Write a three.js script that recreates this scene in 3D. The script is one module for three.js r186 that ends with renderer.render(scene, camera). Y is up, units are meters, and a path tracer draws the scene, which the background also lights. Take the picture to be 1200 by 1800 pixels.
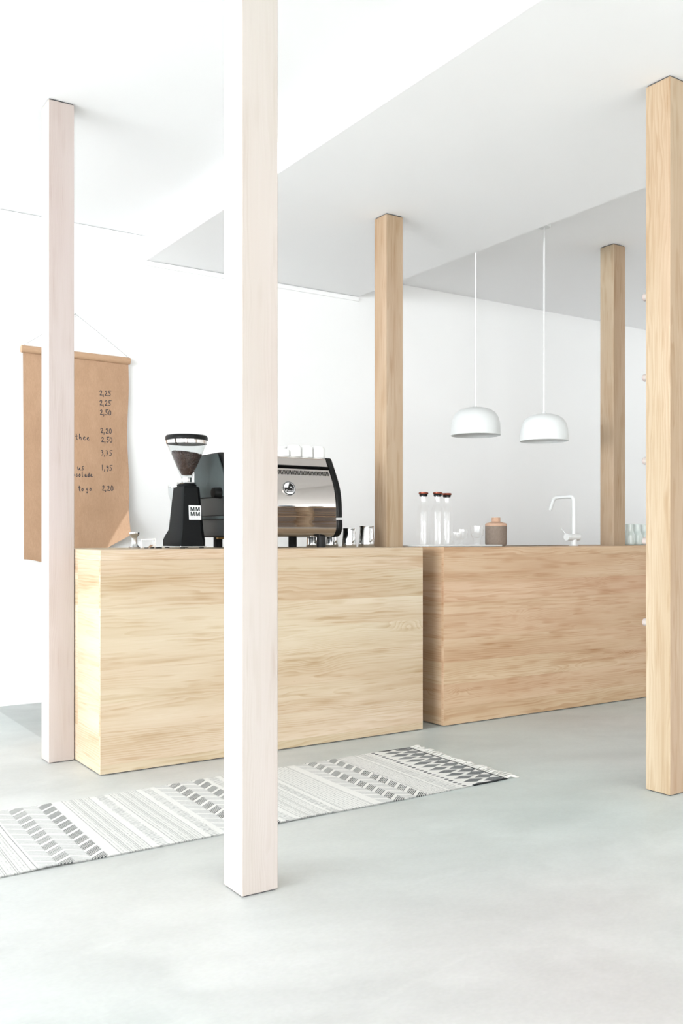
import * as THREE from 'three';
import { mergeGeometries, toCreasedNormals } from 'three/addons/utils/BufferGeometryUtils.js';
import { RectAreaLightUniformsLib } from 'three/addons/lights/RectAreaLightUniformsLib.js';
import { RoundedBoxGeometry } from 'three/addons/geometries/RoundedBoxGeometry.js';

// ---------------------------------------------------------------- camera, sky, daylight, exposure
const scene = new THREE.Scene();
const camera = new THREE.PerspectiveCamera(2 * Math.atan(900 / 1640) * 180 / Math.PI, 1200 / 1800, 0.05, 200);
const YAW = Math.atan2(1081, 1640);
camera.position.set(0, 1.2, 0);
camera.lookAt(Math.sin(YAW), 1.2, -Math.cos(YAW));
camera.setViewOffset(1200, 1800, 0, -45, 1200, 1800);
camera.updateMatrixWorld(true);

const renderer = new THREE.WebGLRenderer({ antialias: true });
renderer.toneMapping = THREE.LinearToneMapping;
renderer.toneMappingExposure = 1.27;
renderer.shadowMap.enabled = true;

scene.background = new THREE.Color().setRGB(0.95, 1.0, 1.04);   // even overcast sky, seen only through the windows
scene.backgroundIntensity = 2.0;

RectAreaLightUniformsLib.init();
const DAY = 21;                                                // daylight of one shop window
const WIN = [[-5.9, -3.3], [-2.9, -0.3], [0.1, 2.7], [3.1, 5.1]];   // window bays along the left wall (z from, z to)
const SILL = 0.3, HEAD = 3.15, WALLX = -12.0;
function windowLight(x, y, z, w, h, tx, ty, tz, power, color) {
  const l = new THREE.RectAreaLight(new THREE.Color().setRGB(...color), power, w, h);
  l.position.set(x, y, z); l.lookAt(tx, ty, tz); l.name = 'window_daylight_fill'; l.castShadow = true;
  scene.add(l);
}
for (const [a, b] of WIN) windowLight(WALLX + 0.03, (SILL + HEAD) / 2, (a + b) / 2, b - a - 0.12, HEAD - SILL - 0.12, 5, (SILL + HEAD) / 2, (a + b) / 2, DAY, [0.955, 1.0, 1.05]);
const FILLWIN = [[-4.6, -2.4], [-1.8, 0.4], [1.0, 3.2], [3.8, 6.0]];                      // unseen bays added in the front wall for fill light (x from, x to)
const FRONTZ = 5.5;
for (const [a, b] of FILLWIN) windowLight((a + b) / 2, (SILL + HEAD) / 2, FRONTZ - 0.03, b - a - 0.12, HEAD - SILL - 0.12, (a + b) / 2, (SILL + HEAD) / 2, -5, DAY * 0.17, [1.0, 0.975, 0.94]);  // weak warm fill lamps inside the added front bays

// ---------------------------------------------------------------- helpers
let seed = 7;
const rnd = () => { seed = (seed * 1664525 + 1013904223) >>> 0; return seed / 4294967296; };
const hash = (x, y) => { let h = (Math.imul(x | 0, 374761393) + Math.imul(y | 0, 668265263)) | 0; h = Math.imul(h ^ (h >>> 13), 1274126177); return ((h ^ (h >>> 16)) >>> 0) / 4294967296; };
function noise(x, y) {
  const xi = Math.floor(x), yi = Math.floor(y); let fx = x - xi, fy = y - yi;
  fx = fx * fx * (3 - 2 * fx); fy = fy * fy * (3 - 2 * fy);
  const a = hash(xi, yi), b = hash(xi + 1, yi), c = hash(xi, yi + 1), d = hash(xi + 1, yi + 1);
  return (a + (b - a) * fx + (c - a) * fy + (a - b - c + d) * fx * fy) * 2 - 1;
}
const fbm = (x, y, o = 4) => { let s = 0, a = 0.5; for (let i = 0; i < o; i++) { s += a * noise(x + i * 17.3, y - i * 9.1); x *= 2.03; y *= 2.03; a *= 0.5; } return s; };
const clamp = (v, a = 0, b = 1) => Math.min(b, Math.max(a, v));
const mix = (a, b, t) => a + (b - a) * t;
const C = (r, g, b) => new THREE.Color().setRGB(r / 255, g / 255, b / 255, THREE.SRGBColorSpace);

const names = {};
function numbered(n) { names[n] = (names[n] ?? -1) + 1; return names[n] ? `${n}_${String(names[n]).padStart(3, '0')}` : n; }
function shade(o) { o.traverse((m) => { if (m.isMesh) { m.castShadow = true; m.receiveShadow = true; } }); return o; }
function thing(name, label, category, p = [0, 0, 0], turn = 0, group) {
  const o = new THREE.Group(); o.name = numbered(name); o.position.set(...p); o.rotation.y = turn;
  o.userData = { label, category }; if (group) o.userData.group = group;
  scene.add(o); return o;
}
function part(name, geometry, material, parent, label) {
  const m = new THREE.Mesh(Array.isArray(geometry) ? mergeGeometries(geometry.map((g) => (g.index ? g.toNonIndexed() : g))) : geometry, material);
  m.name = name; if (label) m.userData.label = label;
  m.castShadow = m.receiveShadow = true; parent.add(m); return m;
}
function struct(name, geometry, material, label, category = 'room') {
  const m = part(name, geometry, material, scene); m.userData = { kind: 'structure', label, category }; return m;
}
// chamfered box from corner to corner; uv in metres, grain along x/z ('h') or along y ('v'), divided by uvs, moved by off
function box(x0, y0, z0, x1, y1, z1, c = 0.002, grain = 'h', uvs = [1, 1], off = [0, 0]) {
  const lo = [x0, y0, z0], hi = [x1, y1, z1]; c = Math.min(c, (x1 - x0) / 2.01, (y1 - y0) / 2.01, (z1 - z0) / 2.01);
  const pos = [], uv = [], nor = [];
  const pt = (s, ax) => [0, 1, 2].map((k) => (s[k] > 0 ? hi[k] - (k === ax ? 0 : c) : lo[k] + (k === ax ? 0 : c)));
  const emit = (pts) => {
    const a = new THREE.Vector3(...pts[0]), b = new THREE.Vector3(...pts[1]), d = new THREE.Vector3(...pts[2]);
    const n = b.clone().sub(a).cross(d.clone().sub(a)).normalize();
    const mid = new THREE.Vector3((x0 + x1) / 2, (y0 + y1) / 2, (z0 + z1) / 2);
    const cen = new THREE.Vector3(); pts.forEach((p) => cen.add(new THREE.Vector3(...p))); cen.divideScalar(pts.length);
    if (n.dot(cen.sub(mid)) < 0) { pts.reverse(); n.negate(); }
    const an = [Math.abs(n.x), Math.abs(n.y), Math.abs(n.z)], ax = an.indexOf(Math.max(...an));
    for (let i = 1; i + 1 < pts.length; i++) for (const p of [pts[0], pts[i], pts[i + 1]]) {
      pos.push(...p); nor.push(n.x, n.y, n.z);
      let u, v; if (ax === 1) { u = p[0]; v = p[2]; } else if (ax === 0) { u = p[2]; v = p[1]; } else { u = p[0]; v = p[1]; }
      if (grain === 'v') [u, v] = ax === 1 ? [u, v] : [v, u + (ax === 0 ? uvs[1] / 4 : 0)];
      uv.push(u / uvs[0] + off[0], v / uvs[1] + off[1]);
    }
  };
  for (let ax = 0; ax < 3; ax++) for (const s of [-1, 1]) {
    const [i, j] = [0, 1, 2].filter((k) => k !== ax);
    emit([[-1, -1], [1, -1], [1, 1], [-1, 1]].map(([a, b]) => { const q = []; q[ax] = s; q[i] = a; q[j] = b; return pt(q, ax); }));
  }
  if (c > 0) {
    for (let ax = 0; ax < 3; ax++) { const [i, j] = [0, 1, 2].filter((k) => k !== ax);
      for (const a of [-1, 1]) for (const b of [-1, 1]) { const q = (t) => { const r = []; r[ax] = t; r[i] = a; r[j] = b; return r; };
        emit([pt(q(-1), i), pt(q(1), i), pt(q(1), j), pt(q(-1), j)]); } }
    for (const a of [-1, 1]) for (const b of [-1, 1]) for (const d of [-1, 1]) emit([pt([a, b, d], 0), pt([a, b, d], 1), pt([a, b, d], 2)]);
  }
  const g = new THREE.BufferGeometry();
  g.setAttribute('position', new THREE.Float32BufferAttribute(pos, 3)); g.setAttribute('normal', new THREE.Float32BufferAttribute(nor, 3)); g.setAttribute('uv', new THREE.Float32BufferAttribute(uv, 2));
  return g;
}
const lathe = (pts, n = 48) => toCreasedNormals(new THREE.LatheGeometry(pts.map((p) => new THREE.Vector2(...p)), n), 0.6);
const cyl = (r0, r1, h, y = 0, n = 32) => { const g = new THREE.CylinderGeometry(r1, r0, h, n); g.translate(0, y + h / 2, 0); return g; };
function tube(pts, r, seg = 48, rad = 12, tension = 0.5) { return new THREE.TubeGeometry(new THREE.CatmullRomCurve3(pts.map((p) => new THREE.Vector3(...p)), false, 'catmullrom', tension), seg, r, rad); }
// straight runs joined by rounded bends
function bentTube(pts, r, bend, rad = 16) {
  const path = new THREE.CurvePath(), V = pts.map((p) => new THREE.Vector3(...p)); let a = V[0].clone();
  for (let i = 1; i < V.length; i++) {
    if (i === V.length - 1) { path.add(new THREE.LineCurve3(a, V[i])); break; }
    const d0 = V[i].clone().sub(V[i - 1]).normalize(), d1 = V[i + 1].clone().sub(V[i]).normalize();
    const p0 = V[i].clone().addScaledVector(d0, -bend), p1 = V[i].clone().addScaledVector(d1, bend);
    path.add(new THREE.LineCurve3(a, p0)); path.add(new THREE.QuadraticBezierCurve3(p0, V[i].clone(), p1)); a = p1;
  }
  const g = new THREE.TubeGeometry(path, 90, r, rad);
  const caps = [[V[0], V[0].clone().sub(V[1])], [V.at(-1), V.at(-1).clone().sub(V.at(-2))]].map(([p, d]) => { const c = new THREE.CircleGeometry(r, rad); c.lookAt(d); c.translate(p.x, p.y, p.z); return c; });
  return mergeGeometries([g, ...caps].map((q) => q.toNonIndexed()));
}
function tex(w, h, fn, srgb = true) {
  const d = new Uint8Array(w * h * 4);
  for (let j = 0, k = 0; j < h; j++) for (let i = 0; i < w; i++, k += 4) { const c = fn(i / w, j / h, i, j); d[k] = clamp(c[0], 0, 255); d[k + 1] = clamp(c[1], 0, 255); d[k + 2] = clamp(c[2], 0, 255); d[k + 3] = 255; }
  const t = new THREE.DataTexture(d, w, h); t.wrapS = t.wrapT = THREE.RepeatWrapping; t.magFilter = THREE.LinearFilter; t.minFilter = THREE.LinearMipmapLinearFilter; t.generateMipmaps = true;
  if (srgb) t.colorSpace = THREE.SRGBColorSpace; t.needsUpdate = true; return t;
}
function canvasTex(w, h, draw) {
  const c = document.createElement('canvas'); c.width = w; c.height = h; draw(c.getContext('2d'), w, h);
  const t = new THREE.CanvasTexture(c); t.colorSpace = THREE.SRGBColorSpace; t.magFilter = THREE.LinearFilter; return t;
}

// ---------------------------------------------------------------- materials
// flat-sawn timber: rings cut lengthwise, one lamella per entry of hs (metres, from v = 0 up), len metres long
function woodTex(sd, w, h, len, hs, light, dark, knots = [], k = 1) {
  const tot = hs.reduce((a, b) => a + b, 0), edges = []; let y = 0;
  const lam = hs.map((q, i) => { edges.push(y); y += q; const r = (n) => hash(sd * 31 + i * 7, n); return { y0: edges[i], q, vc: q * mix(-0.35, 1.35, r(1)), d: mix(0.012, 0.05, r(2)), s: mix(-0.03, 0.03, r(3)), o: r(4) * 40, ring: mix(0.009, 0.016, r(5)), tone: mix(-0.10, 0.10, r(6)), red: mix(-0.5, 0.5, r(7)) }; });
  return tex(w, h, (a, b) => {
    const u = a * len, v = b * tot; let i = hs.length - 1; while (i && v < edges[i]) i--;
    const L = lam[i], vb = v - L.y0, U = u + L.o, near = Math.min(vb, L.q - vb);
    let dep = L.d + L.s * (u - len / 2) + 0.03 * fbm(U * 0.9, i * 3.7, 2) + 0.004 * noise(U * 4, vb * 30);
    const vv = vb - L.vc + 0.034 * fbm(U * 0.8, 40 + i, 2) + 0.017 * fbm(U * 2.6 + 5, v * 11 + i, 3) + 0.006 * fbm(U * 7, v * 34, 2);
    let R = Math.sqrt(vv * vv + dep * dep);
    let kn = 0; for (const [ku, kv, kr] of knots) { const e = Math.exp(-(((u - ku) / (kr * 2.4)) ** 2 + ((v - kv) / kr) ** 2)); R += e * 0.035; kn = Math.max(kn, e); }
    const t = R / L.ring + 0.3 * noise(U * 9, vb * 60), f = t - Math.floor(t);
    const line = Math.pow(f, 2.4) * clamp(1 - (f - 0.9) * 6) * clamp(0.15 + 2.0 * (0.28 + fbm(U * 1.9, v * 15 + i, 3)), 0, 1.2);
    const fibre = noise(U * 14, v * 520) * 0.5 + noise(U * 5, v * 240) * 0.5;
    const wv = v + 0.006 * fbm(U * 3, v * 9, 2), lens = clamp(noise(U * 6.5, wv * 80) * 1.7 - 0.55) * 0.5 + clamp(noise(U * 3.1 + 20, wv * 34) * 1.8 - 0.75) * 0.5;
    const cloud = fbm(U * 1.1, v * 7 + i * 5, 3);
    let m = 0.36 + k * (0.42 * (line - 0.25) + 0.09 * fibre + 0.62 * lens + 0.40 * cloud) + L.tone * k + 0.18 * kn * clamp(noise(U * 20, v * 60));
    if (near < 0.001) m += 0.03;
    m = clamp(m, 0, 1.25);
    const rd = 4 * L.red + 6 * fbm(U * 0.7 + 9, v * 3, 2);
    return [mix(light[0], dark[0], m) + rd * 0.3, mix(light[1], dark[1], m) - rd * 0.5, mix(light[2], dark[2], m) - rd * 0.2];
  });
}
const H1 = [0.006, 0.043, 0.15, 0.16, 0.17, 0.16, 0.15, 0.17, 0.075, 0.054];   // lamellae from the floor up, counter by the coffee machine (first entry: gap under it)
const H2 = [0.006, 0.107, 0.15, 0.14, 0.15, 0.16, 0.075, 0.13, 0.166, 0.054];
const CH = 1.138, CL = 2.4;
const wood = (map, rough = 0.55, color = 0xffffff) => new THREE.MeshPhysicalMaterial({ map, roughness: rough, color, specularIntensity: 0.6, bumpMap: map, bumpScale: 0.0004 });
const mapBar1 = woodTex(3, 2048, 1024, CL, H1, [202, 186, 164], [168, 142, 110], [[0.93, 0.50, 0.045], [1.28, 0.47, 0.05], [0.62, 0.72, 0.03], [1.95, 0.66, 0.04]]);  // stronger window light put into a paler oak tone
const mapBar2 = woodTex(8, 2048, 1024, CL, H2, [200, 174, 146], [160, 122, 88], [[1.15, 0.28, 0.045], [1.40, 0.90, 0.04], [0.62, 0.68, 0.035], [0.15, 0.22, 0.03], [1.75, 0.35, 0.03]]);  // same oak, toned darker and warmer where window light falls off
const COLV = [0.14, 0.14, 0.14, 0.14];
const mapPostLit = woodTex(12, 2048, 512, 3.6, COLV, [188, 180, 175], [168, 155, 145], [], 0.62);  // columns nearer the windows: washed-out light put into a paler tone
const mapPostShaded = woodTex(17, 2048, 512, 3.6, COLV, [186, 168, 145], [144, 115, 84], [], 0.7);  // same timber, honey tone standing in for weaker light
const M = {
  bar1: wood(mapBar1), bar2: wood(mapBar2), post: wood(mapPostLit), postShaded: wood(mapPostShaded), bench: wood(mapBar2, 0.5),
  chrome: new THREE.MeshPhysicalMaterial({ color: C(214, 208, 204), metalness: 1, roughness: 0.025 }),
  steel: new THREE.MeshPhysicalMaterial({ color: C(205, 205, 204), metalness: 1, roughness: 0.14 }),
  black: new THREE.MeshPhysicalMaterial({ color: C(14, 15, 15), roughness: 0.42, specularIntensity: 0.4 }),
  slot: new THREE.MeshPhysicalMaterial({ color: C(14, 13, 12), roughness: 0.9, specularIntensity: 0.1 }),
  blackRubber: new THREE.MeshPhysicalMaterial({ color: C(16, 17, 18), roughness: 0.7 }),
  blackMatt: new THREE.MeshPhysicalMaterial({ color: C(15, 17, 18), roughness: 0.5, specularIntensity: 0.25 }),
  litPanel: new THREE.MeshPhysicalMaterial({ color: C(58, 67, 67), roughness: 0.7 }),
  darkPanel: new THREE.MeshPhysicalMaterial({ color: C(36, 41, 42), roughness: 0.45 }),
  white: new THREE.MeshPhysicalMaterial({ color: C(218, 220, 219), roughness: 0.35 }),
  porcelain: new THREE.MeshPhysicalMaterial({ color: C(242, 242, 240), roughness: 0.2, clearcoat: 0.5 }),
  glass: new THREE.MeshPhysicalMaterial({ color: 0xffffff, roughness: 0.0, transmission: 1, thickness: 0, ior: 1.5, specularIntensity: 0.7 }),
  smoke: new THREE.MeshPhysicalMaterial({ color: C(241, 243, 243), roughness: 0.0, transmission: 1, thickness: 0, ior: 1.5, specularIntensity: 0.8 }),
  pane: new THREE.MeshPhysicalMaterial({ color: 0xffffff, roughness: 0.0, transmission: 1, thickness: 0, ior: 1.45 }),
  copper: new THREE.MeshPhysicalMaterial({ color: C(150, 82, 66), metalness: 1, roughness: 0.2 }),
  cord: new THREE.MeshPhysicalMaterial({ color: C(240, 241, 240), roughness: 0.7 }),
  darkGap: new THREE.MeshPhysicalMaterial({ color: C(60, 60, 62), roughness: 0.8 }),
};
const speck = (sd, base, amp, sc) => tex(512, 512, (a, b) => { const n = fbm(a * sc + sd, b * sc, 4) * amp + (hash(a * 512 | 0, (b * 512 | 0) + sd) - 0.5) * amp; return base.map((c) => c + n); });
const plasterBump = tex(512, 512, (a, b, i, j) => { const n = 128 + 60 * fbm(a * 24, b * 24, 4) + 20 * (hash(i, j) - 0.5); return [n, n, n]; }, false);
M.wall = new THREE.MeshPhysicalMaterial({ color: C(247, 247, 246), roughness: 0.85, bumpMap: plasterBump, bumpScale: 0.0008 });
M.ceiling = new THREE.MeshPhysicalMaterial({ color: C(248, 248, 248), roughness: 0.9, bumpMap: plasterBump, bumpScale: 0.0006 });
M.frame = new THREE.MeshPhysicalMaterial({ color: C(225, 227, 226), roughness: 0.5 });

// ---------------------------------------------------------------- room
const RX0 = -12.0, RX1 = 8.7, RZ0 = -6.87, RZ1 = FRONTZ, CEIL = 3.534, SOFF = 3.348, SX0 = 2.714, SX1 = 4.708;
const FW = RX1 - RX0, FD = RZ1 - RZ0;
const floorMap = tex(2048, 2048, (a, b, i, j) => {
  const x = RX0 + a * FW, z = RZ0 + b * FD;
  const big = fbm(x * 0.45 + 3, z * 0.45, 4), cl = fbm(x * 1.7 + 0.6 * big, z * 2.6 + 9, 5), tr = fbm(x * 3.1 + z * 1.2 + 2 * cl, z * 5.2 - x * 2.2, 4);
  let l = 201 + 10 * big + 10 * cl + 9 * tr + 5 * (hash(i, j) - 0.5);
  const ridge = 1 - Math.abs(fbm(x * 1.3 + 40, z * 2.1 + 7, 4)) * 14; if (ridge > 0) l += 4 * ridge * clamp(fbm(x * 2, z * 2 + 50, 2) * 3);
  const tint = fbm(x * 0.6 + 70, z * 0.6 + 20, 3);
  if (x > 1.567 && z < -4.6) l -= 18 + 3 * fbm(x * 9, z * 9, 3);                     // older, greyer screed behind the counters, cut in a straight line
  return [l + 9 * tint - 2, l + 0.5 - 2 * tint, l - 2 - 2 * tint];
});
const floorMat = new THREE.MeshPhysicalMaterial({ map: floorMap, roughness: 0.42, specularIntensity: 0.7, bumpMap: floorMap, bumpScale: 0.0006 });
const uvw = (g, s = 1.5) => { const u = g.attributes.uv; for (let i = 0; i < u.count; i++) u.setXY(i, u.getX(i) / s, u.getY(i) / s); return g; };
{
  const g = box(RX0, -0.2, RZ0, RX1, 0, RZ1, 0); const u = g.attributes.uv, p = g.attributes.position;
  for (let i = 0; i < u.count; i++) u.setXY(i, (p.getX(i) - RX0) / FW, (p.getZ(i) - RZ0) / FD);
  struct('floor', g, floorMat, 'pale polished concrete floor with cloudy grey patches', 'floor');
}
struct('ceiling', uvw(box(RX0 - 0.25, CEIL, RZ0 - 0.25, RX1 + 0.25, CEIL + 0.2, RZ1 + 0.25, 0)), M.ceiling, 'smooth white painted ceiling', 'ceiling');
struct('ceiling_001', uvw(box(SX0, SOFF, RZ0, SX1, CEIL - 0.0005, RZ1, 0.003)), M.ceiling, 'lowered white ceiling strip running to the back wall', 'ceiling');
struct('wall_back', uvw(box(RX0 - 0.25, -0.2, RZ0 - 0.25, RX1 + 0.25, CEIL - 0.0005, RZ0, 0)), M.wall, 'plain white back wall behind the counters', 'wall');
struct('wall_right', uvw(box(RX1, -0.2, RZ0, RX1 + 0.25, CEIL - 0.0005, RZ1 + 0.25, 0)), M.wall, 'plain white wall at the far right end', 'wall');
struct('trim_1', box(SX0, SOFF - 0.042, RZ0, SX1, SOFF - 0.006, RZ0 + 0.014, 0.001), M.wall, 'slim white plaster strip under the lowered ceiling', 'trim');
struct('trim_2', box(RX0, CEIL - 0.040, RZ0, SX0, CEIL - 0.004, RZ0 + 0.012, 0.001), M.wall, 'slim white plaster strip under the high ceiling', 'trim');
function windowWall(name, along, bays, label) {       // wall with real openings; along 'z' at RX0, along 'x' at RZ1
  const gs = [], T = 0.25; const b = (p0, p1, y0, y1) => gs.push(along === 'z' ? box(RX0 - T, y0, p0, RX0, y1, p1, 0) : box(p0, y0, RZ1, p1, y1, RZ1 + T, 0));
  const lo = along === 'z' ? RZ0 : RX0 - T, hi = along === 'z' ? RZ1 : RX1, top = CEIL - 0.0005;
  let at = lo; for (const [p0, p1] of bays) { b(at, p0, -0.2, top); b(p0, p1, -0.2, SILL); b(p0, p1, HEAD, top); at = p1; } b(at, hi, -0.2, top);
  struct(name, uvw(mergeGeometries(gs)), M.wall, label, 'wall');
}
windowWall('wall_left', 'z', WIN, 'white wall with tall shop windows');
windowWall('wall_front', 'x', FILLWIN, 'white street wall behind the camera');
let wn = 0;
function windowUnit(along, p0, p1) {
  const g = new THREE.Group(); g.name = `window_${++wn}`; g.userData = { kind: 'structure', label: 'tall shop window with slim pale frame', category: 'window' }; scene.add(g);
  const b = (a0, a1, y0, y1, d0, d1) => (along === 'z' ? box(RX0 - d1, y0, a0, RX0 - d0, y1, a1, 0.002) : box(a0, y0, RZ1 + d0, a1, y1, RZ1 + d1, 0.002));
  const m = (p0 + p1) / 2, w = 0.05;
  part('window_frame', [b(p0, p0 + w, SILL, HEAD, 0.06, 0.14), b(p1 - w, p1, SILL, HEAD, 0.06, 0.14), b(p0 + w, p1 - w, SILL, SILL + w, 0.06, 0.14), b(p0 + w, p1 - w, HEAD - w, HEAD, 0.06, 0.14), b(m - w / 2, m + w / 2, SILL + w, HEAD - w, 0.06, 0.14)], M.frame, g);
  part('pane', b(p0 + w, m - w / 2, SILL + w, HEAD - w, 0.098, 0.102), M.pane, g); part('pane', b(m + w / 2, p1 - w, SILL + w, HEAD - w, 0.098, 0.102), M.pane, g);
}
for (const [a, b] of WIN) windowUnit('z', a, b);
for (const [a, b] of FILLWIN) windowUnit('x', a, b);  // unseen units, added to go with the fill lamps
struct('pavement', [box(-26, -0.35, -14, RX0 - 0.25, -0.15, 18, 0), box(RX0 - 0.25, -0.35, RZ1 + 0.25, 16, -0.15, 18, 0)], new THREE.MeshPhysicalMaterial({ color: C(205, 205, 202), roughness: 0.9 }), 'pale pavement outside the windows', 'pavement');

// ---------------------------------------------------------------- timber columns
const CW = 0.137;
function column(x, z, top, mat, label, off, pegs) {
  const o = thing('timber_column', label, 'column', [x + CW / 2, 0, z - CW / 2], 0, 'square timber columns');
  part('post', box(-CW / 2, 0.004, -CW / 2, CW / 2, top - 0.007, CW / 2, 0.0022, 'v', [3.6, 0.56], off), mat, o);
  part('base_plate', box(-CW / 2 + 0.006, 0, -CW / 2 + 0.006, CW / 2 - 0.006, 0.004, CW / 2 - 0.006, 0), M.darkGap, o);
  part('head_plate', box(-CW / 2 + 0.006, top - 0.007, -CW / 2 + 0.006, CW / 2 - 0.006, top, CW / 2 - 0.006, 0), M.darkGap, o);
  for (const y of pegs ?? []) { const g = new THREE.CylinderGeometry(0.018, 0.018, 0.062, 20); g.rotateX(Math.PI / 2); g.translate(0, y, -CW / 2 - 0.031); part('peg', g, M.post, o, 'round pale wooden peg'); }
  return o;
}
const Z1 = -4.986, Z2 = -2.774;
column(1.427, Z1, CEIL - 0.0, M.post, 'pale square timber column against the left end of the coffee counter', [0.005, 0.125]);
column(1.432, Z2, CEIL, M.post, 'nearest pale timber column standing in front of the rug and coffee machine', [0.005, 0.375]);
column(3.652, Z2, SOFF, M.postShaded, 'timber column at the right edge with round pegs behind it', [0.005, 0.125], [2.365, 1.975, 1.572, 1.184, 0.79]);
column(3.642, Z1, SOFF, M.postShaded, 'timber column rising from the gap between the two counters', [0.005, 0.625]);
column(5.868, Z1, CEIL, M.postShaded, 'timber column beside the white tap, nearer the right edge', [0.005, 0.875]);

// ---------------------------------------------------------------- counters
const CZ = -4.584, CD = 0.96;                                   // front face and depth
function counter(label, x0, x1, mat, heights, name, hole) {
  const o = thing(name, label, 'counter', [x0, 0, CZ]); const L = x1 - x0, T = 0.022, uvs = [CL, heights.reduce((a, b) => a + b, 0)];
  part('carcass', box(T, 0.02, -CD + T, L - T, CH - 0.054 - 0.003, -T, 0), mat, o); part('plinth', box(0.03, 0, -CD + 0.03, L - 0.03, 0.02, -0.012, 0), M.darkGap, o);
  let y = heights[0];
  for (let i = 1; i < heights.length - 1; i++) {
    const y1 = y + heights[i] - 0.0001;
    part('plank', box(0, y, -T, L, y1, 0, 0.0003, 'h', uvs), mat, o);
    part('plank', box(0, y, -CD + T, T, y1, -T - 0.0003, 0.0003, 'h', uvs, [0.15, 0]), mat, o);
    part('plank', box(L - T, y, -CD + T, L, y1, -T - 0.0003, 0.0003, 'h', uvs, [0.4, 0]), mat, o);
    part('plank', box(0, y, -CD, L, y1, -CD + T - 0.0003, 0.0003, 'h', uvs, [0.3, 0]), mat, o);
    y += heights[i];
  }
  if (!hole) part('countertop', box(0, CH - 0.054, -CD, L, CH, 0, 0.0012, 'h', uvs), mat, o);
  else {
    const [hx0, hx1, hz0, hz1] = hole.map((v, i) => v - (i < 2 ? x0 : CZ)); const q = (a, b, c, d) => box(a, CH - 0.054, b, c, CH, d, 0.0005, 'h', uvs);
    part('countertop', [q(0, -CD, L, hz0), q(0, hz1, L, 0), q(0, hz0, hx0, hz1), q(hx1, hz0, L, hz1)], mat, o);
  }
  return o;
}
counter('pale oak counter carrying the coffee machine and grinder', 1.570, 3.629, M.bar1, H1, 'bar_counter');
const SINK = [4.95, 5.62, -5.46, -5.06];
const tapCounter = counter('oak counter toned warmer away from the window light, with the white tap and glass bottles', 3.797, 5.856, M.bar2, H2, 'bar_counter', SINK);
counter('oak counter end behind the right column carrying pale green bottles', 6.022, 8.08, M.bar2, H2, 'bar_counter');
{
  const o = new THREE.Group(); o.name = 'sink'; o.userData.label = 'dark steel inset sink'; o.position.set(SINK[0] - 3.797, CH, SINK[3] - CZ); tapCounter.add(o); const w = SINK[1] - SINK[0], d = SINK[3] - SINK[2];
  part('rim', [box(0, -0.006, -d, w, 0, -d + 0.012, 0), box(0, -0.006, -0.012, w, 0, 0, 0), box(0, -0.006, -d + 0.012, 0.012, 0, -0.012, 0), box(w - 0.012, -0.006, -d + 0.012, w, 0, -0.012, 0)], M.black, o);
  part('basin', [box(0.002, -0.05, -d + 0.002, w - 0.002, -0.046, -0.002, 0), box(0.002, -0.046, -d + 0.002, 0.005, -0.006, -0.002, 0), box(w - 0.005, -0.046, -d + 0.002, w - 0.002, -0.006, -0.002, 0), box(0.005, -0.046, -d + 0.002, w - 0.005, -0.006, -d + 0.005, 0), box(0.005, -0.046, -0.005, w - 0.005, -0.006, -0.002, 0)], M.steel, o);
}

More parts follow.
